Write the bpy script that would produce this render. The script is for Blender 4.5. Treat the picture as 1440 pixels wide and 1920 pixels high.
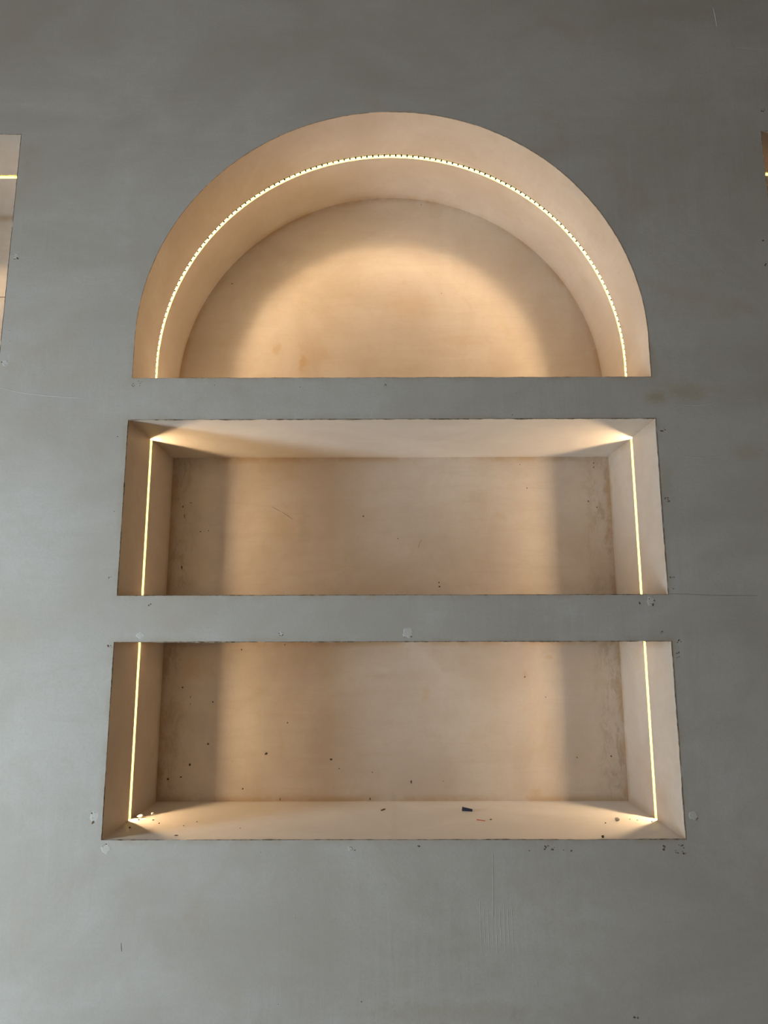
import bpy, bmesh, math, random
from mathutils import Vector, Matrix, noise

random.seed(7)
S = bpy.context.scene
C = S.collection
for o in list(bpy.data.objects):
    bpy.data.objects.remove(o)

# ------------------------------------------------------------------ camera
# world origin: centre of the arch circle on the face of the wall (y = 0); y grows into the wall
PITCH, ROLL, YAW, FPX = 0.1758, -0.0020, -0.0029, 1324.4
CAM = Vector((-0.0142, -1.674, -0.7383))
cd = bpy.data.cameras.new('camera')
cam = bpy.data.objects.new('camera', cd)
C.objects.link(cam)
fw = Vector((math.sin(YAW)*math.cos(PITCH), math.cos(YAW)*math.cos(PITCH), math.sin(PITCH)))
rt = Vector((math.cos(YAW), -math.sin(YAW), 0))
up = rt.cross(fw)
r2 = rt*math.cos(ROLL) + up*math.sin(ROLL)
u2 = -rt*math.sin(ROLL) + up*math.cos(ROLL)
cam.matrix_world = Matrix(((r2.x, u2.x, -fw.x, CAM.x), (r2.y, u2.y, -fw.y, CAM.y),
                           (r2.z, u2.z, -fw.z, CAM.z), (0, 0, 0, 1)))
cd.sensor_fit = 'VERTICAL'
cd.sensor_height = 36.0
cd.lens = 36.0*FPX/1920.0
cd.clip_start = 0.02
S.camera = cam

# ------------------------------------------------------------------ colour management, sky, daylight
S.view_settings.view_transform = 'Standard'
S.view_settings.look = 'None'
S.view_settings.gamma = 1.0
S.view_settings.use_curve_mapping = False
S.view_settings.exposure = 0.0

WIN_POWER = 106.0
LED_L = 400.0
wd = bpy.data.worlds.new('sky')
S.world = wd
wd.use_nodes = True
bg = wd.node_tree.nodes['Background']
bg.inputs[0].default_value = (0.62, 0.78, 1.0, 1)
bg.inputs[1].default_value = 0.6

# room and opening sizes
XL, XR, YB, ZF, ZC = -2.30, 2.60, -4.4, -2.24, 1.36
WY0, WY1, WZ0, WZ1 = -1.46, -0.76, -2.05, -0.35
ld = bpy.data.lights.new('daylight', 'AREA')
ld.shape = 'RECTANGLE'
ld.size = WZ1-WZ0
ld.size_y = WY1-WY0
ld.energy = WIN_POWER
ld.color = (0.785, 0.925, 1.0)
lo = bpy.data.objects.new('daylight', ld)
C.objects.link(lo)
lo.location = (XL-0.16, (WY0+WY1)/2, (WZ0+WZ1)/2)
lo.rotation_euler = (0, math.radians(-90), 0)
# warm fill light added behind the camera, set in an unseen opening
VX0, VX1, VZ0, VZ1 = -2.10, -0.60, -1.60, 0.90
FRONT_POWER = 31.0
ld2 = bpy.data.lights.new('front_fill', 'AREA')
ld2.shape = 'RECTANGLE'
ld2.size = VX1-VX0
ld2.size_y = VZ1-VZ0
ld2.energy = FRONT_POWER
ld2.color = (1.0, 0.80, 0.60)
lo2 = bpy.data.objects.new('front_fill', ld2)
C.objects.link(lo2)
lo2.location = ((VX0+VX1)/2, YB-0.16, (VZ0+VZ1)/2)
lo2.rotation_euler = (math.radians(90), 0, 0)

# ------------------------------------------------------------------ helpers
def pix(q, y=0.0):
    """a point of the plane y = const seen at pixel q; used to read sizes off the photograph"""
    d = r2*((q[0]-720)/FPX) - u2*((q[1]-960)/FPX) + fw
    return CAM + d*((y-CAM.y)/d.y)

def link(name, bm, mat, parent=None, smooth=False):
    me = bpy.data.meshes.new(name)
    bmesh.ops.recalc_face_normals(bm, faces=bm.faces)
    bm.to_mesh(me)
    bm.free()
    if smooth:
        for p in me.polygons:
            p.use_smooth = True
    me.materials.append(mat)
    o = bpy.data.objects.new(name, me)
    C.objects.link(o)
    if parent is not None:
        o.parent = parent
    return o

def struct(o, label=None):
    o['kind'] = 'structure'
    if label:
        o['label'] = label
    return o

def tag(o, label, cat, group=None):
    o['label'] = label
    o['category'] = cat
    if group:
        o['group'] = group
    return o

def empty(name, loc):
    o = bpy.data.objects.new(name, None)
    o.empty_display_size = 0.02
    o.location = loc
    C.objects.link(o)
    return o

def box(bm, x0, x1, y0, y1, z0, z1):
    v = [bm.verts.new((x, y, z)) for x in (x0, x1) for y in (y0, y1) for z in (z0, z1)]
    for f in ((0, 1, 3, 2), (4, 6, 7, 5), (0, 4, 5, 1), (2, 3, 7, 6), (0, 2, 6, 4), (1, 5, 7, 3)):
        bm.faces.new([v[i] for i in f])

def quad(bm, pts):
    bm.faces.new([bm.verts.new(p) for p in pts])

def sweep(bm, path, prof, closed=True, caps=True):
    """path: (x, z, nx, nz) with the normal pointing into the wall body; prof: (y, off)"""
    rings = []
    for (x, z, nx, nz) in path:
        rings.append([bm.verts.new((x+nx*o, y, z+nz*o)) for (y, o) in prof])
    n = len(prof)
    for a, b in zip(rings, rings[1:]):
        for i in range(n if closed else n-1):
            j = (i+1) % n
            bm.faces.new((a[i], a[j], b[j], b[i]))
    if closed and caps:
        bm.faces.new(rings[0])
        bm.faces.new(rings[-1][::-1])

# ---- tiny node expression kit
class NT:
    def __init__(self, name):
        self.m = bpy.data.materials.new(name)
        self.m.use_nodes = True
        self.t = self.m.node_tree
        self.b = self.t.nodes['Principled BSDF']
        tc = self.t.nodes.new('ShaderNodeTexCoord')
        self.co = tc.outputs['Object']
    def put(self, node, sock, val):
        if isinstance(val, (int, float, tuple, list)):
            node.inputs[sock].default_value = val
        else:
            self.t.links.new(val, node.inputs[sock])
    def math(self, op, a, b=0.0, c=0.0):
        n = self.t.nodes.new('ShaderNodeMath')
        n.operation = op
        self.put(n, 0, a); self.put(n, 1, b); self.put(n, 2, c)
        return n.outputs[0]
    def scale(self, v, s):
        n = self.t.nodes.new('ShaderNodeMapping')
        self.put(n, 0, v)
        n.inputs['Scale'].default_value = s
        return n.outputs[0]
    def offset(self, v, s):
        n = self.t.nodes.new('ShaderNodeMapping')
        self.put(n, 0, v)
        n.inputs['Location'].default_value = s
        return n.outputs[0]
    def noise(self, v, s=1.0, d=4.0, r=0.55, w=0.0):
        n = self.t.nodes.new('ShaderNodeTexNoise')
        self.put(n, 'Vector', v)
        n.inputs['Scale'].default_value = s
        n.inputs['Detail'].default_value = d
        n.inputs['Roughness'].default_value = r
        n.inputs['Distortion'].default_value = w
        return n.outputs['Fac']
    def remap(self, v, a, b, c=0.0, d=1.0):
        n = self.t.nodes.new('ShaderNodeMapRange')
        n.interpolation_type = 'SMOOTHSTEP'
        self.put(n, 0, v)
        for i, k in enumerate((a, b, c, d)):
            n.inputs[i+1].default_value = k
        return n.outputs[0]
    def mix(self, f, a, b):
        n = self.t.nodes.new('ShaderNodeMix')
        n.data_type = 'RGBA'
        self.put(n, 0, f); self.put(n, 6, a); self.put(n, 7, b)
        return n.outputs[2]
    def mul(self, a, b):
        return self.math('MULTIPLY', a, b)
    def xyz(self):
        n = self.t.nodes.new('ShaderNodeSeparateXYZ')
        self.t.links.new(self.co, n.inputs[0])
        return n.outputs
    def bump(self, h, dist, strength=1.0):
        n = self.t.nodes.new('ShaderNodeBump')
        n.inputs['Strength'].default_value = strength
        n.inputs['Distance'].default_value = dist
        self.t.links.new(h, n.inputs['Height'])
        self.t.links.new(n.outputs[0], self.b.inputs['Normal'])
    def base(self, c, rough=0.6, spec=0.3):
        self.put(self.b, 'Base Color', c)
        self.put(self.b, 'Roughness', rough)
        self.b.inputs['Specular IOR Level'].default_value = spec
        return self.m

def c4(r, g, b):
    return (r, g, b, 1.0)

def simple(name, col, rough=0.6, spec=0.3):
    return NT(name).base(c4(*col), rough, spec)

def ellipse_mask(k, cx, cz, rx, rz, wob=0.5):
    X, Y, Z = k.xyz()
    dx = k.math('MULTIPLY', k.math('SUBTRACT', X, cx), 1.0/rx)
    dz = k.math('MULTIPLY', k.math('SUBTRACT', Z, cz), 1.0/rz)
    r = k.math('SQRT', k.math('ADD', k.mul(dx, dx), k.mul(dz, dz)))
    n = k.noise(k.scale(k.co, (1.0, 1.0, 1.6)), 26.0, 7.0, 0.72, 0.8)
    r = k.math('ADD', r, k.math('MULTIPLY', k.math('SUBTRACT', n, 0.5), wob*5.0))
    return k.remap(r, 0.1, 1.35, 1.0, 0.0)

# grey troweled micro cement of the wall face
def wall_material():
    k = NT('grey_troweled_plaster')
    cloud = k.noise(k.scale(k.co, (1.0, 1.0, 1.5)), 2.3, 6.0, 0.6, 0.6)
    streakh = k.noise(k.scale(k.co, (3.0, 3.0, 26.0)), 1.6, 6.0, 0.65, 0.5)
    streakv = k.noise(k.scale(k.co, (34.0, 3.0, 2.4)), 1.2, 5.0, 0.6, 0.4)
    where = k.remap(k.noise(k.offset(k.co, (3, 1, 7)), 1.4, 3.0), 0.42, 0.6)
    fine = k.noise(k.co, 170.0, 4.0, 0.6)
    c = k.mix(k.remap(cloud, 0.30, 0.70), c4(0.402, 0.377, 0.344), c4(0.474, 0.460, 0.438))
    c = k.mix(k.mul(k.remap(streakh, 0.40, 0.72), 0.16), c, c4(0.375, 0.362, 0.335))
    c = k.mix(k.mul(k.mul(k.remap(streakv, 0.45, 0.75), where), 0.34), c, c4(0.48, 0.478, 0.468))
    c = k.mix(k.mul(k.remap(fine, 0.35, 0.7), 0.20), c, c4(0.33, 0.32, 0.30))
    mott = k.noise(k.offset(k.co, (8, 8, 1)), 16.0, 7.0, 0.7, 1.0)
    c = k.mix(k.mul(k.remap(mott, 0.42, 0.66), 0.22), c, c4(0.40, 0.355, 0.30))
    wash = k.remap(k.noise(k.offset(k.co, (9, 2, 4)), 3.1, 5.0, 0.6, 1.2), 0.56, 0.74)
    c = k.mix(k.mul(wash, 0.45), c, c4(0.40, 0.345, 0.275))
    for (q, rx, rz, a, wob) in (((1233, 745), 0.030, 0.022, 0.65, 0.5), ((1290, 735), 0.070, 0.028, 0.42, 0.6),
                                ((1405, 850), 0.050, 0.022, 0.35, 0.6), ((60, 285), 0.035, 0.045, 0.25, 0.6),
                                ((865, 1900), 0.20, 0.025, 0.3, 0.6), ((1250, 890), 0.02, 0.05, 0.3, 0.6),
                                ((1225, 690), 0.015, 0.05, 0.3, 0.6), ((100, 740), 0.11, 0.030, -0.45, 0.7),
                                ((190, 640), 0.06, 0.07, -0.2, 0.7)):
        p = pix(q)
        m = ellipse_mask(k, p.x, p.z, rx, rz, wob)
        c = k.mix(k.mul(m, abs(a)), c, c4(0.36, 0.295, 0.19) if a > 0 else c4(0.40, 0.40, 0.395))
    # brown halo of grout dirt hugging the openings
    X, Y, Z = k.xyz()
    ax = k.math('ABSOLUTE', X)
    halo = None
    for (hw, zt, zb) in ((0.650, -0.2083, -0.6401), (0.650, -0.7478, -1.1813), (0.6466, -0.02, -0.1008)):
        cz, hz = (zt+zb)/2, (zt-zb)/2
        ddx = k.math('MAXIMUM', k.math('SUBTRACT', ax, hw), 0.0)
        ddz = k.math('MAXIMUM', k.math('SUBTRACT', k.math('ABSOLUTE', k.math('SUBTRACT', Z, cz)), hz), 0.0)
        d = k.math('SQRT', k.math('ADD', k.mul(ddx, ddx), k.mul(ddz, ddz)))
        halo = d if halo is None else k.math('MINIMUM', halo, d)
    hn = k.noise(k.offset(k.co, (1, 5, 2)), 14.0, 6.0, 0.7)
    hm = k.mul(k.remap(halo, 0.0, 0.018, 1.0, 0.0), k.remap(hn, 0.38, 0.62))
    c = k.mix(k.mul(hm, 0.45), c, c4(0.34, 0.28, 0.20))
    swirl = k.noise(k.offset(k.co, (6, 3, 1)), 11.0, 6.0, 0.6, 1.5)
    h = k.math('ADD', k.math('MULTIPLY', streakh, 0.10), k.math('MULTIPLY', k.mul(streakv, where), 0.30))
    h = k.math('ADD', h, k.math('MULTIPLY', fine, 0.10))
    h = k.math('ADD', h, k.math('ADD', k.math('MULTIPLY', cloud, 1.2), k.math('MULTIPLY', swirl, 0.35)))
    k.bump(h, 0.0022, 0.7)
    return k.base(c, k.remap(cloud, 0.3, 0.7, 0.60, 0.74), 0.22)

# warmer plaster lining the niches; edge stains follow the inner corners
def niche_material(name, hw=None, zt=None, zb=None, arch=None, seed=0.0, spots=()):
    k = NT(name)
    co = k.offset(k.co, (seed, seed*0.7, -seed))
    cloud = k.noise(co, 3.2, 6.0, 0.6, 0.8)
    streak = k.noise(k.scale(co, (3.0, 9.0, 24.0)), 1.7, 6.0, 0.65, 0.6)
    fine = k.noise(co, 210.0, 3.0, 0.6)
    c = k.mix(k.remap(cloud, 0.32, 0.68), c4(0.445, 0.382, 0.325), c4(0.522, 0.466, 0.414))
    c = k.mix(k.mul(k.remap(streak, 0.42, 0.74), 0.30), c, c4(0.41, 0.325, 0.255))
    c = k.mix(k.mul(k.remap(fine, 0.4, 0.7), 0.08), c, c4(0.35, 0.29, 0.24))
    blot = k.remap(k.noise(k.offset(co, (4, 4, 4)), 5.5, 5.0, 0.62, 1.0), 0.58, 0.72)
    c = k.mix(k.mul(blot, 0.28), c, c4(0.43, 0.32, 0.20))
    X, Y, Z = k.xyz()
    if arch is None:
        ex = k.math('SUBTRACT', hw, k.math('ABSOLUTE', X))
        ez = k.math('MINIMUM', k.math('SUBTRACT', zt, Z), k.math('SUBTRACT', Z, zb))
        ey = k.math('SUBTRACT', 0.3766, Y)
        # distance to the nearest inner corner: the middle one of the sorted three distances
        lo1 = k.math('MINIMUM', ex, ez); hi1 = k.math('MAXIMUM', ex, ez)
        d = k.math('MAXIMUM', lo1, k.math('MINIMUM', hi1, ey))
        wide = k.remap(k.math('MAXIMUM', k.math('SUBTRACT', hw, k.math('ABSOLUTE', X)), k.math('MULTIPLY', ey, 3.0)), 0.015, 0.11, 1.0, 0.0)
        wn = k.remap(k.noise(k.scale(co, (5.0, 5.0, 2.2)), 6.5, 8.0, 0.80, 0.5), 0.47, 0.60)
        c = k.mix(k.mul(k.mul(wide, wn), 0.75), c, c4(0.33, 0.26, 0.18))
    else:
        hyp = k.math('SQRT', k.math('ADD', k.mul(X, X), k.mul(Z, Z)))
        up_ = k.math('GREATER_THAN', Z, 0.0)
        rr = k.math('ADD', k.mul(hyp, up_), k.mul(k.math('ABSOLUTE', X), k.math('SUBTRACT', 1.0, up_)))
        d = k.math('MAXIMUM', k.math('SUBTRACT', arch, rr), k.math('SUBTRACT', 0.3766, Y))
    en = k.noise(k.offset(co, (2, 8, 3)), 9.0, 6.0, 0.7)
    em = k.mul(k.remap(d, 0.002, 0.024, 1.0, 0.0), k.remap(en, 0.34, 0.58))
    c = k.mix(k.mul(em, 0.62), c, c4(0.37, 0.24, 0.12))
    for (q, y, rx, rz, a, col) in spots:
        p = pix(q, y)
        c = k.mix(k.mul(ellipse_mask(k, p.x, p.z, rx, rz, 0.55), a), c, c4(*col))
    mott = k.noise(k.offset(co, (1, 6, 6)), 18.0, 7.0, 0.72, 0.8)
    c = k.mix(k.mul(k.remap(mott, 0.45, 0.68), 0.22), c, c4(0.40, 0.31, 0.22))
    h = k.math('ADD', k.math('MULTIPLY', streak, 0.35), k.math('MULTIPLY', cloud, 1.0))
    h = k.math('ADD', h, k.math('MULTIPLY', fine, 0.08))
    k.bump(h, 0.0018, 0.5)
    k.b.inputs['Sheen Weight'].default_value = 0.45
    k.b.inputs['Sheen Roughness'].default_value = 0.45
    return k.base(c, 0.46, 0.5)

M_WALL = wall_material()
DEP = 0.3766
ORANGE = (0.42, 0.28, 0.14)
GREYB = (0.39, 0.325, 0.245)
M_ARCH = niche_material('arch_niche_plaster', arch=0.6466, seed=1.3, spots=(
    ((567, 680), DEP, 0.016, 0.036, 0.7, ORANGE), ((519, 655), DEP, 0.016, 0.020, 0.5, ORANGE),
    ((590, 665), DEP, 0.05, 0.05, 0.25, ORANGE), ((770, 575), DEP, 0.09, 0.05, 0.25, ORANGE), ((860, 640), DEP, 0.08, 0.03, 0.2, ORANGE)))
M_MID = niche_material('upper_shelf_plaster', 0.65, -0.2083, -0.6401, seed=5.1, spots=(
    ((570, 985), DEP, 0.020, 0.075, 0.45, GREYB), ((535, 985), DEP, 0.05, 0.05, 0.25, ORANGE),
    ((790, 1015), DEP, 0.06, 0.03, 0.35, GREYB), ((890, 935), DEP, 0.06, 0.025, 0.3, GREYB),
    ((700, 1060), DEP, 0.2, 0.03, 0.2, GREYB), ((1125, 1080), DEP, 0.03, 0.06, 0.45, GREYB)))
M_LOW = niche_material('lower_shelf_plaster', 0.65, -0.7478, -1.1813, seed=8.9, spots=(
    ((840, 1255), DEP, 0.02, 0.008, 0.4, GREYB), ((715, 1268), DEP, 0.04, 0.008, 0.4, GREYB),
    ((797, 1300), DEP, 0.014, 0.025, 0.4, ORANGE), ((1030, 1232), DEP, 0.012, 0.008, 0.5, ORANGE),
    ((985, 1265), DEP, 0.008, 0.014, 0.45, ORANGE), ((1005, 1485), DEP, 0.022, 0.012, 0.4, ORANGE),
    ((360, 1250), DEP, 0.04, 0.04, 0.4, ORANGE), ((320, 1360), DEP, 0.03, 0.14, 0.4, GREYB),
    ((740, 1562), 0.055, 0.010, 0.02, 0.5, GREYB)))
M_SIDEN = niche_material('side_niche_plaster', 9.0, 0.584, -9.0, seed=3.3)

M_CORNER = NT('mottled_brown_corner')
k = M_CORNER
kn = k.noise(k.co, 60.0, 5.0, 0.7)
M_CORNER = k.base(k.mix(k.remap(kn, 0.38, 0.6), c4(0.10, 0.065, 0.035), c4(0.32, 0.27, 0.21)), 0.7, 0.2)  # mottled brown for the thin edge lines
M_LIGHTCORNER = simple('pale_chipped_corner', (0.55, 0.50, 0.45), 0.7, 0.2)
M_FILLER = simple('pale_filler', (0.50, 0.49, 0.465), 0.75, 0.15)
M_PIT = simple('dark_brown_pit', (0.13, 0.095, 0.06), 0.8, 0.1)
M_SPECK = simple('dark_speck', (0.07, 0.05, 0.035), 0.8, 0.1)
M_RUST = simple('rust_brown_dab', (0.30, 0.13, 0.05), 0.8, 0.1)
M_SCRATCH = simple('pale_trowel_scratch', (0.62, 0.61, 0.59), 0.7, 0.2)
M_CHANNEL = simple('amber_tinted_channel', (0.105, 0.112, 0.040), 0.6, 0.1)
M_TEETH = simple('smoky_notched_channel', (0.095, 0.100, 0.072), 0.6, 0.1)
M_BLACK = simple('black_kerf_shade', (0.0, 0.0, 0.0), 1.0, 0.0)  # shade inside the kerfs, put in as flat black
M_TAPE = simple('white_tape', (0.85, 0.80, 0.55), 0.5, 0.2)

def led_material(name, strength, col=(1.0, 0.708, 0.405)):
    m = bpy.data.materials.new(name)
    m.use_nodes = True
    b = m.node_tree.nodes['Principled BSDF']
    b.inputs['Base Color'].default_value = (0.9, 0.75, 0.4, 1)
    b.inputs['Emission Color'].default_value = (*col, 1)
    b.inputs['Emission Strength'].default_value = strength
    return m
M_LED = led_material('warm_white_led', LED_L)

# ------------------------------------------------------------------ sizes of the openings
R = 0.6466
ZB = -0.1008
Z2T, Z2B = -0.2083, -0.6401
Z3T, Z3B = -0.7478, -1.1813
W = 0.650
SY, SH = 0.176, 0.0083         # slot centre in depth and half width
SO = 0.0125                    # slot depth
NX, NZT, NZB, NW = 0.9835, 0.584, -1.18, 0.80   # neighbouring niches: inner edge, top, bottom, width

def arc_path(rad=R, n=120, zb=ZB, m=6):
    p = [(-rad, zb + (0-zb)*i/m, -1.0, 0.0) for i in range(m)]
    for i in range(n+1):
        a = math.pi - math.pi*i/n
        p.append((rad*math.cos(a), rad*math.sin(a), math.cos(a), math.sin(a)))
    p += [(rad, -(0-zb)*i/m, 1.0, 0.0) for i in range(1, m+1)]
    return p

# ------------------------------------------------------------------ the wall with its openings
bm = bmesh.new()
def loop(pts):
    v = [bm.verts.new((x, 0, z)) for x, z in pts]
    return [bm.edges.new((v[i], v[(i+1) % len(v)])) for i in range(len(v))]
edges = []
edges += loop([(XL, ZF), (XR, ZF), (XR, ZC), (XL, ZC)])
edges += loop([(p[0], p[1]) for p in arc_path()])
edges += loop([(-W, Z2B), (W, Z2B), (W, Z2T), (-W, Z2T)])
edges += loop([(-W, Z3B), (W, Z3B), (W, Z3T), (-W, Z3T)])
edges += loop([(-NX-NW, NZB), (-NX, NZB), (-NX, NZT), (-NX-NW, NZT)])
edges += loop([(NX, NZB), (NX+NW, NZB), (NX+NW, NZT), (NX, NZT)])
bmesh.ops.triangle_fill(bm, edges=edges, use_beauty=True)
for f in bm.faces:
    f.normal_update()
    if f.normal.y > 0:
        f.normal_flip()
# body behind the face
YW = 0.46
quad(bm, [(XL, YW, ZF), (XR, YW, ZF), (XR, YW, ZC), (XL, YW, ZC)])
quad(bm, [(XL, 0, ZF), (XL, YW, ZF), (XL, YW, ZC), (XL, 0, ZC)])
quad(bm, [(XR, 0, ZF), (XR, YW, ZF), (XR, YW, ZC), (XR, 0, ZC)])
quad(bm, [(XL, 0, ZC), (XR, 0, ZC), (XR, YW, ZC), (XL, YW, ZC)])
quad(bm, [(XL, 0, ZF), (XR, 0, ZF), (XR, YW, ZF), (XL, YW, ZF)])
me = bpy.data.meshes.new('wall_back')
bm.to_mesh(me); bm.free()
me.materials.append(M_WALL)
wall = bpy.data.objects.new('wall_back', me)
C.objects.link(wall)
struct(wall)

def side_profile():
    return [(0.0, 0.0), (SY-SH, 0.0), (SY-SH, SO), (SY+SH, SO), (SY+SH, 0.0), (DEP, 0.0)]

# arched niche: back panel is the part, the curved reveal and the ledge hang under it
bm = bmesh.new()
pp = arc_path(R+0.002)
bm.faces.new([bm.verts.new((p[0], DEP, p[1] - (0.002 if abs(p[1]-ZB) < 1e-6 else 0))) for p in pp])
arch = link('arched_niche', bm, M_ARCH, wall)
bm = bmesh.new()
sweep(bm, arc_path(), side_profile(), closed=False)
link('curved_reveal', bm, M_ARCH, arch, smooth=False)
bm = bmesh.new()
quad(bm, [(-R-0.015, 0, ZB), (R+0.015, 0, ZB), (R+0.015, DEP, ZB), (-R-0.015, DEP, ZB)])
link('ledge', bm, M_ARCH, arch)

def rect_niche(name, x0, x1, zt, zb, mat, side_slots=True, top_slot=False):
    bm = bmesh.new()
    quad(bm, [(x0, DEP, zb), (x1, DEP, zb), (x1, DEP, zt), (x0, DEP, zt)])
    root = link(name, bm, mat, wall)
    flat = [(0.0, 0.0), (DEP, 0.0)]
    for x, n in ((x0, -1), (x1, 1)):
        bm = bmesh.new()
        sweep(bm, [(x, zt, n, 0), (x, zb, n, 0)], side_profile() if side_slots else flat, closed=False)
        link('side_reveal', bm, mat, root)
    e = 0.015 if side_slots else 0.0
    bm = bmesh.new()
    sweep(bm, [(x0-e, zt, 0, 1), (x1+e, zt, 0, 1)], side_profile() if top_slot else flat, closed=False)
    link('soffit', bm, mat, root)
    bm = bmesh.new()
    quad(bm, [(x0-e, 0, zb), (x1+e, 0, zb), (x1+e, DEP, zb), (x0-e, DEP, zb)])
    link('ledge', bm, mat, root)
    return root
mid = rect_niche('shelf_niche', -W, W, Z2T, Z2B, M_MID)
low = rect_niche('shelf_niche', -W, W, Z3T, Z3B, M_LOW)
nl = rect_niche('tall_niche', -NX-NW, -NX, NZT, NZB, M_SIDEN, False, True)
nr = rect_niche('tall_niche', NX, NX+NW, NZT, NZB, M_SIDEN, False, True)
# panel seam on the back of the left niche, a dark brown joint line
bm = bmesh.new()
box(bm, -NX-NW, -NX, DEP-0.0008, DEP, 0.3095, 0.3115)
link('panel_seam', bm, simple('dark_brown_joint', (0.16, 0.10, 0.07), 0.8, 0.1), nl)

# ------------------------------------------------------------------ ragged brown lines and pale chips along the opening edges
def edge_strip(name, pts, w, mat, parent, seedv, thr=-0.35, depth=0.0007, closed=False):
    """ragged thin crust along a polyline of (x, z) on the wall face, standing proud of it"""
    bm = bmesh.new()
    dense = []
    for a, b in zip(pts, pts[1:] + ([pts[0]] if closed else [])):
        a = Vector((a[0], 0, a[1])); b = Vector((b[0], 0, b[1]))
        n = max(1, int((b-a).length/0.005))
        for i in range(n):
            dense.append(a.lerp(b, i/n))
    dense.append(Vector((pts[0][0] if closed else pts[-1][0], 0, pts[0][1] if closed else pts[-1][1])))
    prev = None
    for i in range(len(dense)):
        p = dense[i]
        q = dense[min(i+1, len(dense)-1)]; o = dense[max(i-1, 0)]
        t = (q-o).normalized()
        nrm = Vector((-t.z, 0, t.x))
        s = noise.noise(Vector((p.x*14+seedv, seedv, p.z*14)))
        s2 = noise.noise(Vector((p.x*70+seedv, 3, p.z*70)))
        ww = w*max(0.0, 0.62 + 0.7*s + 0.55*s2)
        if s < thr:
            ww = 0.0
        if ww < w*0.12:
            prev = None
            continue
        a = bm.verts.new(p - nrm*ww*0.5 + Vector((0, 0.0006, 0)))
        m = bm.verts.new(p + Vector((0, -depth, 0)))
        b = bm.verts.new(p + nrm*ww*0.5 + Vector((0, 0.0006, 0)))
        if prev:
            bm.faces.new((prev[0], prev[1], m, a))
            bm.faces.new((prev[1], prev[2], b, m))
            bm.faces.new((prev[0], a, b, prev[2]))
        prev = (a, m, b)
    return link(name, bm, mat, parent)

ap = [(p[0], p[1]) for p in arc_path()]
edge_strip('brown_edge', ap, 0.0014, M_CORNER, wall, 1.0, -0.5)
edge_strip('brown_edge', [(-R, ZB), (R, ZB)], 0.0024, M_CORNER, wall, 2.0, -0.9)
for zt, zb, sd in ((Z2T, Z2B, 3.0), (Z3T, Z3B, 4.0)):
    edge_strip('brown_edge', [(-W, zt), (W, zt)], 0.0040, M_CORNER, wall, sd, -0.9)
    edge_strip('brown_edge', [(-W, zb), (W, zb)], 0.0028, M_CORNER, wall, sd+10, -0.9)
    edge_strip('brown_edge', [(-W, zb), (-W, zt)], 0.0036, M_CORNER, wall, sd+20, -0.6)
    edge_strip('brown_edge', [(W, zb), (W, zt)], 0.0026, M_CORNER, wall, sd+30, -0.6)
    edge_strip('chipped_edge', [(W-0.002, zb), (W-0.002, zt)], 0.0026, M_LIGHTCORNER, wall, sd+40, -0.3)
edge_strip('brown_edge', [(-NX, NZB), (-NX, NZT), (-NX-NW, NZT)], 0.003, M_CORNER, wall, 9.0, -0.8)
edge_strip('brown_edge', [(NX, NZB), (NX, NZT), (NX+NW, NZT)], 0.003, M_CORNER, wall, 11.0, -0.8)

# ------------------------------------------------------------------ marks on the plaster
def blob(bm, c, r, h, n=14, rough=0.35, seedv=0.0, stretch=(1, 1), axis='y'):
    """low irregular mound; axis is the direction it stands out of the surface (negative y or positive z)"""
    def P(u, v, d):
        if axis == 'y':
            return (c[0]+u, c[1]-d, c[2]+v)
        return (c[0]+u, c[1]+v, c[2]+d)
    top = bm.verts.new(P(0, 0, h))
    r1, r2_ = [], []
    for i in range(n):
        a = 2*math.pi*i/n
        k1 = 1 + rough*noise.noise(Vector((math.cos(a)*1.7+seedv, math.sin(a)*1.7, seedv)))*1.8
        r1.append(bm.verts.new(P(math.cos(a)*r*k1*0.7*stretch[0], math.sin(a)*r*k1*0.7*stretch[1], h*0.85)))
        r2_.append(bm.verts.new(P(math.cos(a)*r*k1*stretch[0], math.sin(a)*r*k1*stretch[1], -0.0002)))
    for i in range(n):
        j = (i+1) % n
        bm.faces.new((top, r1[i], r1[j]))
        bm.faces.new((r1[i], r2_[i], r2_[j], r1[j]))

rnd = random.Random(3)
def pits(q, n, spread, size, ring=False, mat=None):
    p = pix(q)
    bm = bmesh.new()
    for i in range(n):
        a = rnd.uniform(0, 6.28)
        r = spread*(rnd.uniform(0.75, 1.0) if ring else rnd.uniform(0, 1)**0.6)
        blob(bm, (p.x+r*math.cos(a), 0, p.z+r*math.sin(a)), size*rnd.uniform(0.5, 1.1), 0.0005, 9, 0.5,
             rnd.uniform(0, 50), (rnd.uniform(0.7, 1.5), rnd.uniform(0.6, 1.2)))
    link('pock_mark', bm, mat or M_PIT, wall)
def patch(q, r):
    p = pix(q)
    bm = bmesh.new()
    blob(bm, (p.x, 0, p.z), r, 0.0005, 22, 0.25, rnd.uniform(0, 50), (1, rnd.uniform(0.8, 1.1)))
    link('filler_patch', bm, M_FILLER, wall)
for q, r in (((30, 480), 0.0085), ((10, 680), 0.009), ((264, 1191), 0.011), ((765, 1187), 0.012), ((178, 1531), 0.013),
             ((198, 1592), 0.013), ((1300, 1529), 0.011), ((527, 1188), 0.006), ((1220, 1127), 0.011), ((657, 1591), 0.006)):
    patch(q, r)
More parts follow.
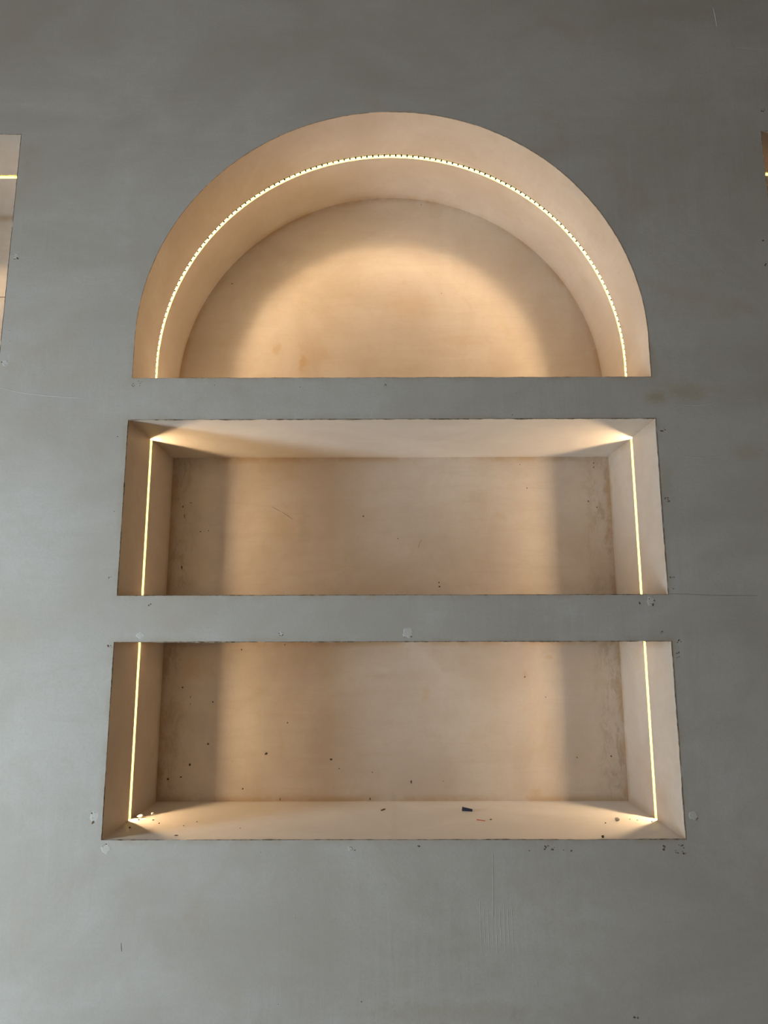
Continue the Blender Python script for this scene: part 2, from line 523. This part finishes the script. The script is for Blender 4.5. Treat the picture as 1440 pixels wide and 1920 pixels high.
for q, n, s, z, ring in (((30, 481), 7, 0.008, 0.0022, False), ((8, 680), 9, 0.009, 0.002, False), ((280, 1133), 3, 0.004, 0.0022, False),
        ((265, 1192), 6, 0.006, 0.0018, False), ((527, 1189), 8, 0.0045, 0.0014, True), ((764, 1190), 4, 0.011, 0.0014, True),
        ((205, 1213), 7, 0.006, 0.002, False), ((178, 1528), 6, 0.008, 0.0018, False), ((174, 1541), 2, 0.003, 0.0028, False),
        ((198, 1588), 6, 0.008, 0.0014, False), ((657, 1591), 9, 0.0036, 0.0013, True), ((665, 1594), 2, 0.001, 0.0018, False),
        ((785, 1587), 1, 0.0005, 0.0022, False), ((250, 722), 6, 0.004, 0.0016, True), ((262, 718), 4, 0.010, 0.0012, False),
        ((722, 722), 4, 0.005, 0.0012, False), ((1243, 806), 4, 0.006, 0.0020, False), ((1250, 938), 7, 0.007, 0.0019, False),
        ((1259, 1083), 5, 0.006, 0.0022, False), ((1262, 1101), 2, 0.006, 0.0016, False), ((1221, 1128), 9, 0.009, 0.0022, False),
        ((1201, 1130), 2, 0.003, 0.0018, False), ((1240, 1187), 3, 0.005, 0.0018, False), ((1272, 1204), 3, 0.006, 0.0026, False),
        ((1272, 1229), 5, 0.008, 0.0018, False), ((1300, 1532), 4, 0.009, 0.0016, True), ((1245, 1589), 6, 0.005, 0.0028, False),
        ((1276, 1586), 6, 0.009, 0.0017, False), ((1284, 1596), 4, 0.006, 0.0020, False), ((1270, 1597), 3, 0.005, 0.0015, False),
        ((1023, 1590), 6, 0.009, 0.0018, False), ((1036, 1593), 4, 0.006, 0.0018, False), ((1057, 1594), 1, 0.001, 0.0022, False),
        ((1072, 1596), 1, 0.001, 0.0024, False), ((992, 1595), 2, 0.002, 0.0012, False), ((1432, 206), 5, 0.007, 0.0018, False),
        ((1431, 452), 2, 0.002, 0.0022, False), ((1437, 497), 3, 0.004, 0.0024, False), ((1193, 1910), 4, 0.006, 0.0020, False),
        ((402, 722), 2, 0.002, 0.0010, False), ((562, 725), 1, 0.001, 0.0012, False), ((213, 958), 2, 0.003, 0.0014, False),
        ((221, 818), 2, 0.002, 0.0014, False), ((206, 1083), 3, 0.004, 0.0016, False), ((18, 640), 1, 0.001, 0.0010, False),
        ((18, 620), 1, 0.001, 0.0010, False), ((522, 1883), 1, 0.001, 0.0012, False), ((678, 1878), 1, 0.001, 0.0012, False),
        ((489, 1598), 1, 0.001, 0.0008, False), ((960, 780), 2, 0.004, 0.0010, False)):
    pits(q, n, s, z, ring)

def stroke(name, qs, w, mat, y=0.0, h=0.0005, parent=wall):
    bm = bmesh.new()
    pts = [pix(q, y) for q in qs]
    prev = None
    N = len(pts)
    for i, p in enumerate(pts):
        t = (pts[min(i+1, N-1)]-pts[max(i-1, 0)]).normalized()
        n = Vector((-t.z, 0, t.x))
        ww = w*(0.35 + 0.65*math.sin(math.pi*(i+0.5)/N))
        a = bm.verts.new(p-n*ww*0.5+Vector((0, 0.0002, 0)))
        m = bm.verts.new(p+Vector((0, -h, 0)))
        b = bm.verts.new(p+n*ww*0.5+Vector((0, 0.0002, 0)))
        if prev:
            bm.faces.new((prev[0], prev[1], m, a))
            bm.faces.new((prev[1], prev[2], b, m))
        prev = (a, m, b)
    return link(name, bm, mat, parent)
M_RIDGE = simple('trowel_ridge', (0.45, 0.44, 0.42), 0.7, 0.2)
stroke('trowel_scratch', [(1337, 15), (1341, 30), (1344, 50)], 0.004, M_SCRATCH)
stroke('trowel_scratch', [(552, 1715), (553, 1722)], 0.0016, M_SCRATCH)
stroke('trowel_scratch', [(227, 1768), (227.5, 1778), (228, 1784)], 0.0014, M_PIT)
stroke('trowel_ridge', [(1248, 766), (1268, 764), (1280, 759), (1310, 759), (1335, 757), (1350, 752)], 0.0045, M_RIDGE)
stroke('trowel_ridge', [(1262, 862), (1275, 855), (1300, 857), (1325, 858), (1348, 853)], 0.004, M_RIDGE)
stroke('trowel_ridge', [(1380, 750), (1410, 748), (1425, 746)], 0.003, M_RIDGE)
stroke('hairline_crack', [(1252, 1113), (1290, 1114), (1330, 1116), (1420, 1117)], 0.0013, M_PIT, 0, 0.0003)
stroke('trowel_ridge', [(0, 727), (40, 736), (80, 741), (120, 744), (165, 747)], 0.004, M_RIDGE)
stroke('trowel_ridge', [(924, 1600), (925, 1680), (925, 1720)], 0.002, M_RIDGE)
stroke('trowel_ridge', [(1380, 88), (1405, 91), (1438, 92)], 0.003, M_RIDGE)
for i in range(9):
    x = 900 + i*7.5
    stroke('trowel_ridge', [(x, 1690+i % 3*8), (x+1, 1740), (x+3, 1785-i % 2*12)], 0.0028, M_RIDGE, 0, 0.0003)

def spots(parent, lst, mat, y=DEP, name='speck'):
    for (q, r, sx, sz) in lst:
        p = pix(q, y)
        bm = bmesh.new()
        blob(bm, (p.x, y, p.z), r, 0.0008, 10, 0.4, q[0], (sx, sz))
        link(name, bm, mat, parent)
spots(mid, [((681, 968), .0024, 1.2, .8), ((988, 915), .0018, .7, 1.6), ((746, 1010), .0015, 1, 1), ((823, 1092), .002, 1, 1), ((824, 1100), .0026, 1.1, 1),
            ((975, 871), .0012, 1, 1), ((341, 1064), .003, .7, 2), ((376, 997), .002, 1, .8), ((391, 995), .0016, 1, 1),
            ((346, 968), .0022, .6, 3.0), ((343, 950), .0022, .8, 1.6), ((358, 943), .002, 2.2, .5), ((1113, 868), .0016, 1, 1.2),
            ((1113, 876), .0016, 1, 1), ((1103, 940), .002, 1, 1.2), ((1119, 951), .0018, 1.2, 1)], M_SPECK)
spots(low, [((499, 1413), .0042, 1, 1), ((621, 1424), .0034, 1.2, .9), ((539, 1355), .0024, 1, 1), ((636, 1441), .0016, 1, 1),
            ((698, 1448), .0016, 1, 1), ((771, 1466), .0028, .8, 1.6), ((831, 1465), .0012, 1, 1), ((694, 1498), .0024, .8, 1.2),
            ((525, 1499), .0018, .7, 2), ((984, 1269), .0022, 1, 1), ((356, 1434), .0036, 1, 1), ((390, 1395), .0030, 1, 1),
            ((399, 1316), .0024, 1, 1), ((342, 1289), .0026, 1.2, .8), ((315, 1461), .003, 1, 1), ((339, 1457), .0022, 1.2, .8),
            ((455, 1479), .0024, 1, .9), ((534, 1209), .002, 1, .8), ((357, 1307), .0016, .7, 2), ((357, 1320), .0014, .7, 2),
            ((453, 1218), .002, 1, 1), ((1022, 1504), .0026, 1, .8), ((1082, 1420), .0018, 1, 1), ((1146, 1418), .0020, 1, 1.2), ((1023, 1307), .0014, 1, 1)], M_SPECK)
spots(arch, [((790, 384), .0014, 1, 1), ((828, 550), .0014, 1, 1), ((435, 532), .002, 1.6, .8)], M_SPECK)
stroke('dotted_scratch', [(510, 950), (519, 955), (526, 959)], 0.0016, M_PIT, DEP, 0.0004, mid)
stroke('dotted_scratch', [(529, 960), (538, 966), (549, 974)], 0.0016, M_PIT, DEP, 0.0004, mid)
stroke('scuff_mark', [(784, 1029), (786, 1020), (790, 1012)], 0.003, simple('brown_scuff', (0.36, 0.27, 0.18), .8, .1), DEP, 0.0004, mid)
stroke('scuff_mark', [(764, 1031), (775, 1029), (795, 1027)], 0.003, M_MID, DEP, 0.0006, mid)

# ------------------------------------------------------------------ LED light lines
def led_strip(label, path, group, caps=True, fine=None):
    """path runs along the slot; local (y, off) frame as in sweep()"""
    mx = sum(p[0] for p in path)/len(path)
    mz = sum(p[1] for p in path)/len(path)
    root = empty('led_light_strip', (0, 0, 0))
    tag(root, label, 'light', group)
    iw, ow = 0.0077, 0.0082
    if fine is None:
        bm = bmesh.new()
        prof = [(SY-ow, 0.0), (SY-iw, 0.0), (SY-iw, 0.0085), (SY+iw, 0.0085), (SY+iw, 0.0), (SY+ow, 0.0), (SY+ow, 0.0100), (SY-ow, 0.0100)]
        sweep(bm, path, prof)
        link('channel', bm, M_CHANNEL, root)
    else:
        # flexible channel: continuous lips, floor strip, and rails cut by kerfs
        bm = bmesh.new()
        sweep(bm, path, [(SY+iw, 0.0), (SY+ow, 0.0), (SY+ow, 0.0036), (SY+iw, 0.0036)])
        sweep(bm, path, [(SY-ow, 0.0), (SY-iw, 0.0), (SY-iw, 0.0036), (SY-ow, 0.0036)])
        sweep(bm, path, [(SY-0.003, 0.0085), (SY+0.003, 0.0085), (SY+0.003, 0.0100), (SY-0.003, 0.0100)])
        link('channel', bm, M_CHANNEL, root)
        bm = bmesh.new()
        for seg in fine:
            for s in (1, -1):
                pr = [(SY+s*iw, 0.0036), (SY+s*ow, 0.0036), (SY+s*ow, 0.0100), (SY+s*0.003, 0.0100), (SY+s*0.003, 0.0085), (SY+s*iw, 0.0085)]
                sweep(bm, seg, pr)
        link('notched_rail', bm, M_TEETH, root)
        bm = bmesh.new()  # black strip added behind the rails so the kerfs read as unlit gaps
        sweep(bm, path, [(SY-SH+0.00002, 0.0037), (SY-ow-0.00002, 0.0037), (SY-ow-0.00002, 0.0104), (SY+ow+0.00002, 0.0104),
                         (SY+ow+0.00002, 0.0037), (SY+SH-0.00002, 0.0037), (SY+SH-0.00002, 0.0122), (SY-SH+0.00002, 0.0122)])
        link('kerf_shade_strip', bm, M_BLACK, root)
    bm = bmesh.new()
    sweep(bm, path, [(SY-0.0025, 0.0081), (SY+0.0025, 0.0081), (SY+0.0025, 0.00849), (SY-0.0025, 0.00849)])
    tape = link('led_tape', bm, M_TAPE, root)
    bm = bmesh.new()
    sweep(bm, path, [(SY-0.0012, 0.0073), (SY+0.0012, 0.0073), (SY+0.0012, 0.00808), (SY-0.0012, 0.00808)])
    link('glowing_line', bm, M_LED, tape)
    return root

eps = 0.0004
def ap2(n=150):
    p = arc_path(R, n, ZB+eps, 8)
    return p
# kerf spacing: one tooth every 1.42 degrees round the arc, same pitch on the straight feet
def tooth_segments():
    pitch, gap = 0.0166, 0.0038
    total = math.pi*R + 2*(0-ZB)
    n = int(total/pitch)
    pitch = total/n
    def at(s):
        if s < -ZB:
            return (-R, ZB+s, -1.0, 0.0)
        s -= -ZB
        if s < math.pi*R:
            a = math.pi - s/R
            return (R*math.cos(a), R*math.sin(a), math.cos(a), math.sin(a))
        s -= math.pi*R
        return (R, -s, 1.0, 0.0)
    segs = []
    for i in range(n):
        a, b = i*pitch+gap/2, (i+1)*pitch-gap/2
        segs.append([at(a), at((a+b)/2), at(b)])
    return segs
led_strip('curved warm white light strip with a notched channel following the arch', ap2(), None, fine=tooth_segments())
G = 'upright light strips in the sides of the shelf niches'
led_strip('upright warm light strip in the left side of the upper rectangular niche', [(-W, Z2T-eps, -1, 0), (-W, Z2B+eps, -1, 0)], G)
led_strip('upright warm light strip in the right side of the upper rectangular niche', [(W, Z2T-eps, 1, 0), (W, Z2B+eps, 1, 0)], G)
led_strip('upright warm light strip in the left side of the lower rectangular niche', [(-W, Z3T-eps, -1, 0), (-W, Z3B+eps, -1, 0)], G)
led_strip('upright warm light strip in the right side of the lower rectangular niche', [(W, Z3T-eps, 1, 0), (W, Z3B+eps, 1, 0)], G)
G = 'horizontal light strips in the neighbouring niches'
led_strip('horizontal light strip under the top of the niche cut off at the left edge', [(-NX-NW+eps, NZT, 0, 1), (-NX-eps, NZT, 0, 1)], G)
led_strip('horizontal light strip under the top of the niche cut off at the right edge', [(NX+eps, NZT, 0, 1), (NX+NW-eps, NZT, 0, 1)], G)

# ------------------------------------------------------------------ scraps lying on the lower ledge
def rock(name, loc, size, mat, label, seedv, group=None, cat='debris', stretch=(1, 1, 1), rot=0.0):
    bm = bmesh.new()
    bmesh.ops.create_icosphere(bm, subdivisions=2, radius=1.0)
    for v in bm.verts:
        d = 1 + 0.38*noise.noise(v.co*1.5 + Vector((seedv, seedv, 0))) + 0.15*noise.noise(v.co*4 + Vector((0, seedv, 0)))
        v.co = Vector((v.co.x*stretch[0], v.co.y*stretch[1], v.co.z*stretch[2]))*size*d
    mn = min(v.co.z for v in bm.verts)
    for v in bm.verts:
        v.co.z = max(v.co.z - mn - size*0.12, 0.0)
    o = link(name, bm, mat)
    o.location = (loc[0], loc[1], Z3B+0.0001)
    o.rotation_euler.z = rot
    return tag(o, label, cat, group)

# dark blue tapered cap
bm = bmesh.new()
n = 20
prof = [(-0.0135, 0.0046), (-0.0128, 0.0052), (-0.0108, 0.0052), (-0.0103, 0.0047), (-0.004, 0.0043), (0.005, 0.0036), (0.0115, 0.0032), (0.0130, 0.0030)]
rings = []
for (x, r) in prof:
    rings.append([bm.verts.new((x, r*math.cos(2*math.pi*i/n), r*math.sin(2*math.pi*i/n))) for i in range(n)])
for a, b in zip(rings, rings[1:]):
    for i in range(n):
        j = (i+1) % n
        bm.faces.new((a[i], b[i], b[j], a[j]))
bm.faces.new(rings[0]); bm.faces.new(rings[-1])
cap = link('plastic_scrap', bm, simple('dark_blue_plastic', (0.012, 0.022, 0.055), 0.45, 0.4))
cap.location = (0.1937, 0.2558, Z3B+0.0053)
cap.rotation_euler = (0, math.radians(5), math.radians(-14))
tag(cap, 'small dark blue tapered piece of plastic lying on the bottom ledge', 'plastic scrap')
bm = bmesh.new()
sl = [(-0.0108, 0.0, 0.0004), (-0.004, 0.0003, 0.0003), (0.004, -0.0003, 0.0), (0.0108, -0.0012, 0.0)]
prev = None
for (x, y, z) in sl:
    r = [bm.verts.new((x, y-0.0013, z)), bm.verts.new((x, y+0.0013, z)), bm.verts.new((x, y+0.0010, z+0.0014)), bm.verts.new((x, y-0.0010, z+0.0014))]
    if prev:
        for i in range(4):
            j = (i+1) % 4
            bm.faces.new((prev[i], r[i], r[j], prev[j]))
    else:
        bm.faces.new(r)
    prev = r
bm.faces.new(prev[::-1])
o = link('plastic_sliver', bm, simple('orange_red_plastic', (0.62, 0.10, 0.04), 0.5, 0.3))
o.location = (0.2169, 0.1655, Z3B+0.0001)
o.rotation_euler.z = math.radians(-20)
tag(o, 'thin orange red plastic sliver in front of the dark blue scrap', 'plastic scrap')
bm = bmesh.new()
box(bm, -0.0100, 0.0100, -0.0019, 0.0019, 0, 0.003)
for v in bm.verts:
    v.co.x += v.co.y*0.5 + random.uniform(-.0006, .0006)
    v.co.z *= random.uniform(0.6, 1.1)
bmesh.ops.bevel(bm, geom=bm.edges[:], offset=0.0005, segments=1, affect='EDGES')
o = link('wood_splinter', bm, simple('dark_brown_wood', (0.09, 0.06, 0.025), 0.8, 0.1))
o.location = (-0.0237, 0.2741, Z3B+0.0002)
o.rotation_euler.z = math.radians(60)
tag(o, 'dark brown splinter lying alone on the middle of the bottom ledge', 'debris')
M_CRUMB = simple('pale_plaster_crumb', (0.66, 0.60, 0.52), 0.85, 0.1)
M_CRUMBG = simple('grey_plaster_crumb', (0.36, 0.31, 0.27), 0.85, 0.1)
rock('plaster_crumb', (0.548, 0.1575), 0.0052, M_CRUMBG, 'greyish plaster crumb on the bottom ledge near the right light strip', 3.1, stretch=(1.1, 1, .95))
rock('plaster_crumb', (-0.632, 0.1985), 0.0048, M_CRUMB, 'pale oblong plaster crumb beside the foot of the lower left light strip', 7.7, stretch=(1.9, .9, .8), rot=-.15)
rock('plaster_crumb', (-0.6087, 0.2211), 0.0036, M_CRUMB, 'small round plaster crumb at the back left of the bottom ledge', 5.2)
M_GRIT = simple('brown_grit', (0.10, 0.065, 0.035), 0.85, 0.1)
g = 'grit specks on the bottom ledge'
GL = 'tiny dark grit speck lying on the bottom ledge'
rock('grit_speck', (0.4698, 0.0133), 0.0030, M_SPECK, 'dark grit grain at the front edge of the bottom ledge, towards the right', 2.0)
for i, (x, y, s, st) in enumerate(((0.5136, .1375, .0016, 1), (0.242, .1717, .0016, 1.8), (-.6219, .0991, .0022, 1), (-.6261, .1734, .0018, 1.2),
        (-.5896, .1706, .0014, 2), (-.5655, .1402, .0017, 1), (-.4932, .0347, .0012, 4), (-.478, .155, .0013, 1.2), (-.50, .118, .0013, 1),
        (.600, .165, .0012, 1), (.585, .175, .0011, 1), (.630, .150, .0016, 1), (-.36, .095, .0011, 1))):
    rock('grit_speck', (x, y), s, M_GRIT, GL, i*3.3, g, stretch=(st, 1, .8))

# ------------------------------------------------------------------ the rest of the room
M_ROOM = NT('warm_room_plaster')
rn = M_ROOM.noise(M_ROOM.co, 2.0, 4.0)
M_ROOM = M_ROOM.base(M_ROOM.mix(rn, c4(0.20, 0.165, 0.13), c4(0.24, 0.20, 0.16)), 0.8, 0.2)
kf = NT('pale_stone_floor')
M_FLOOR = kf.base(kf.mix(kf.noise(kf.co, 3.0, 6.0), c4(0.20, 0.175, 0.145), c4(0.25, 0.22, 0.185)), 0.5, 0.3)
T = 0.15
def slab(name, *b, mat=M_ROOM):
    bm = bmesh.new()
    box(bm, *b)
    return struct(link(name, bm, mat))
slab('floor', XL-T, XR+T, YB-T, 0.5, ZF-T, ZF, mat=M_FLOOR)
slab('ceiling', XL-T, XR+T, YB-T, 0.5, ZC, ZC+T)
slab('wall_right', XR, XR+T, YB-T, 0.5, ZF, ZC)
bm = bmesh.new()
box(bm, XL-T, VX0, YB-T, YB, ZF, ZC)
box(bm, VX1, XR+T, YB-T, YB, ZF, ZC)
box(bm, VX0, VX1, YB-T, YB, ZF, VZ0)
box(bm, VX0, VX1, YB-T, YB, VZ1, ZC)
struct(link('wall_front', bm, M_ROOM))
bm = bmesh.new()
box(bm, XL-T, XL, YB-T, WY0, ZF, ZC)
box(bm, XL-T, XL, WY1, 0.5, ZF, ZC)
box(bm, XL-T, XL, WY0, WY1, ZF, WZ0)
box(bm, XL-T, XL, WY0, WY1, WZ1, ZC)
struct(link('wall_left', bm, M_ROOM))
bm = bmesh.new()
fx0, fx1, fwid = XL-0.11, XL-0.05, 0.045
box(bm, fx0, fx1, WY0, WY1, WZ0, WZ0+fwid)
box(bm, fx0, fx1, WY0, WY1, WZ1-fwid, WZ1)
box(bm, fx0, fx1, WY0, WY0+fwid, WZ0+fwid, WZ1-fwid)
box(bm, fx0, fx1, WY1-fwid, WY1, WZ0+fwid, WZ1-fwid)
M_FRAME = simple('dark_window_frame', (0.06, 0.06, 0.06), 0.4, 0.4)
win = struct(link('window_1', bm, M_FRAME))
bm = bmesh.new()
gy0, gy1 = YB-0.11, YB-0.05
box(bm, VX0, VX1, gy0, gy1, VZ0, VZ0+fwid)
box(bm, VX0, VX1, gy0, gy1, VZ1-fwid, VZ1)
box(bm, VX0, VX0+fwid, gy0, gy1, VZ0+fwid, VZ1-fwid)
box(bm, VX1-fwid, VX1, gy0, gy1, VZ0+fwid, VZ1-fwid)
fill_frame = struct(link('fill_opening', bm, M_FRAME))  # frame of the added opening that holds the front fill
gm = bpy.data.materials.new('window_glass')
gm.use_nodes = True
t = gm.node_tree
for n_ in list(t.nodes):
    t.nodes.remove(n_)
out = t.nodes.new('ShaderNodeOutputMaterial')
tr = t.nodes.new('ShaderNodeBsdfTransparent')
gl = t.nodes.new('ShaderNodeBsdfGlossy'); gl.inputs['Roughness'].default_value = 0.02
mx = t.nodes.new('ShaderNodeMixShader'); mx.inputs[0].default_value = 0.05
t.links.new(tr.outputs[0], mx.inputs[1]); t.links.new(gl.outputs[0], mx.inputs[2]); t.links.new(mx.outputs[0], out.inputs[0])
bm = bmesh.new()
box(bm, XL-0.083, XL-0.077, WY0+fwid, WY1-fwid, WZ0+fwid, WZ1-fwid)
link('glass_pane', bm, gm, win)
bm = bmesh.new()
box(bm, VX0+fwid, VX1-fwid, YB-0.083, YB-0.077, VZ0+fwid, VZ1-fwid)
link('glass_pane', bm, gm, fill_frame)
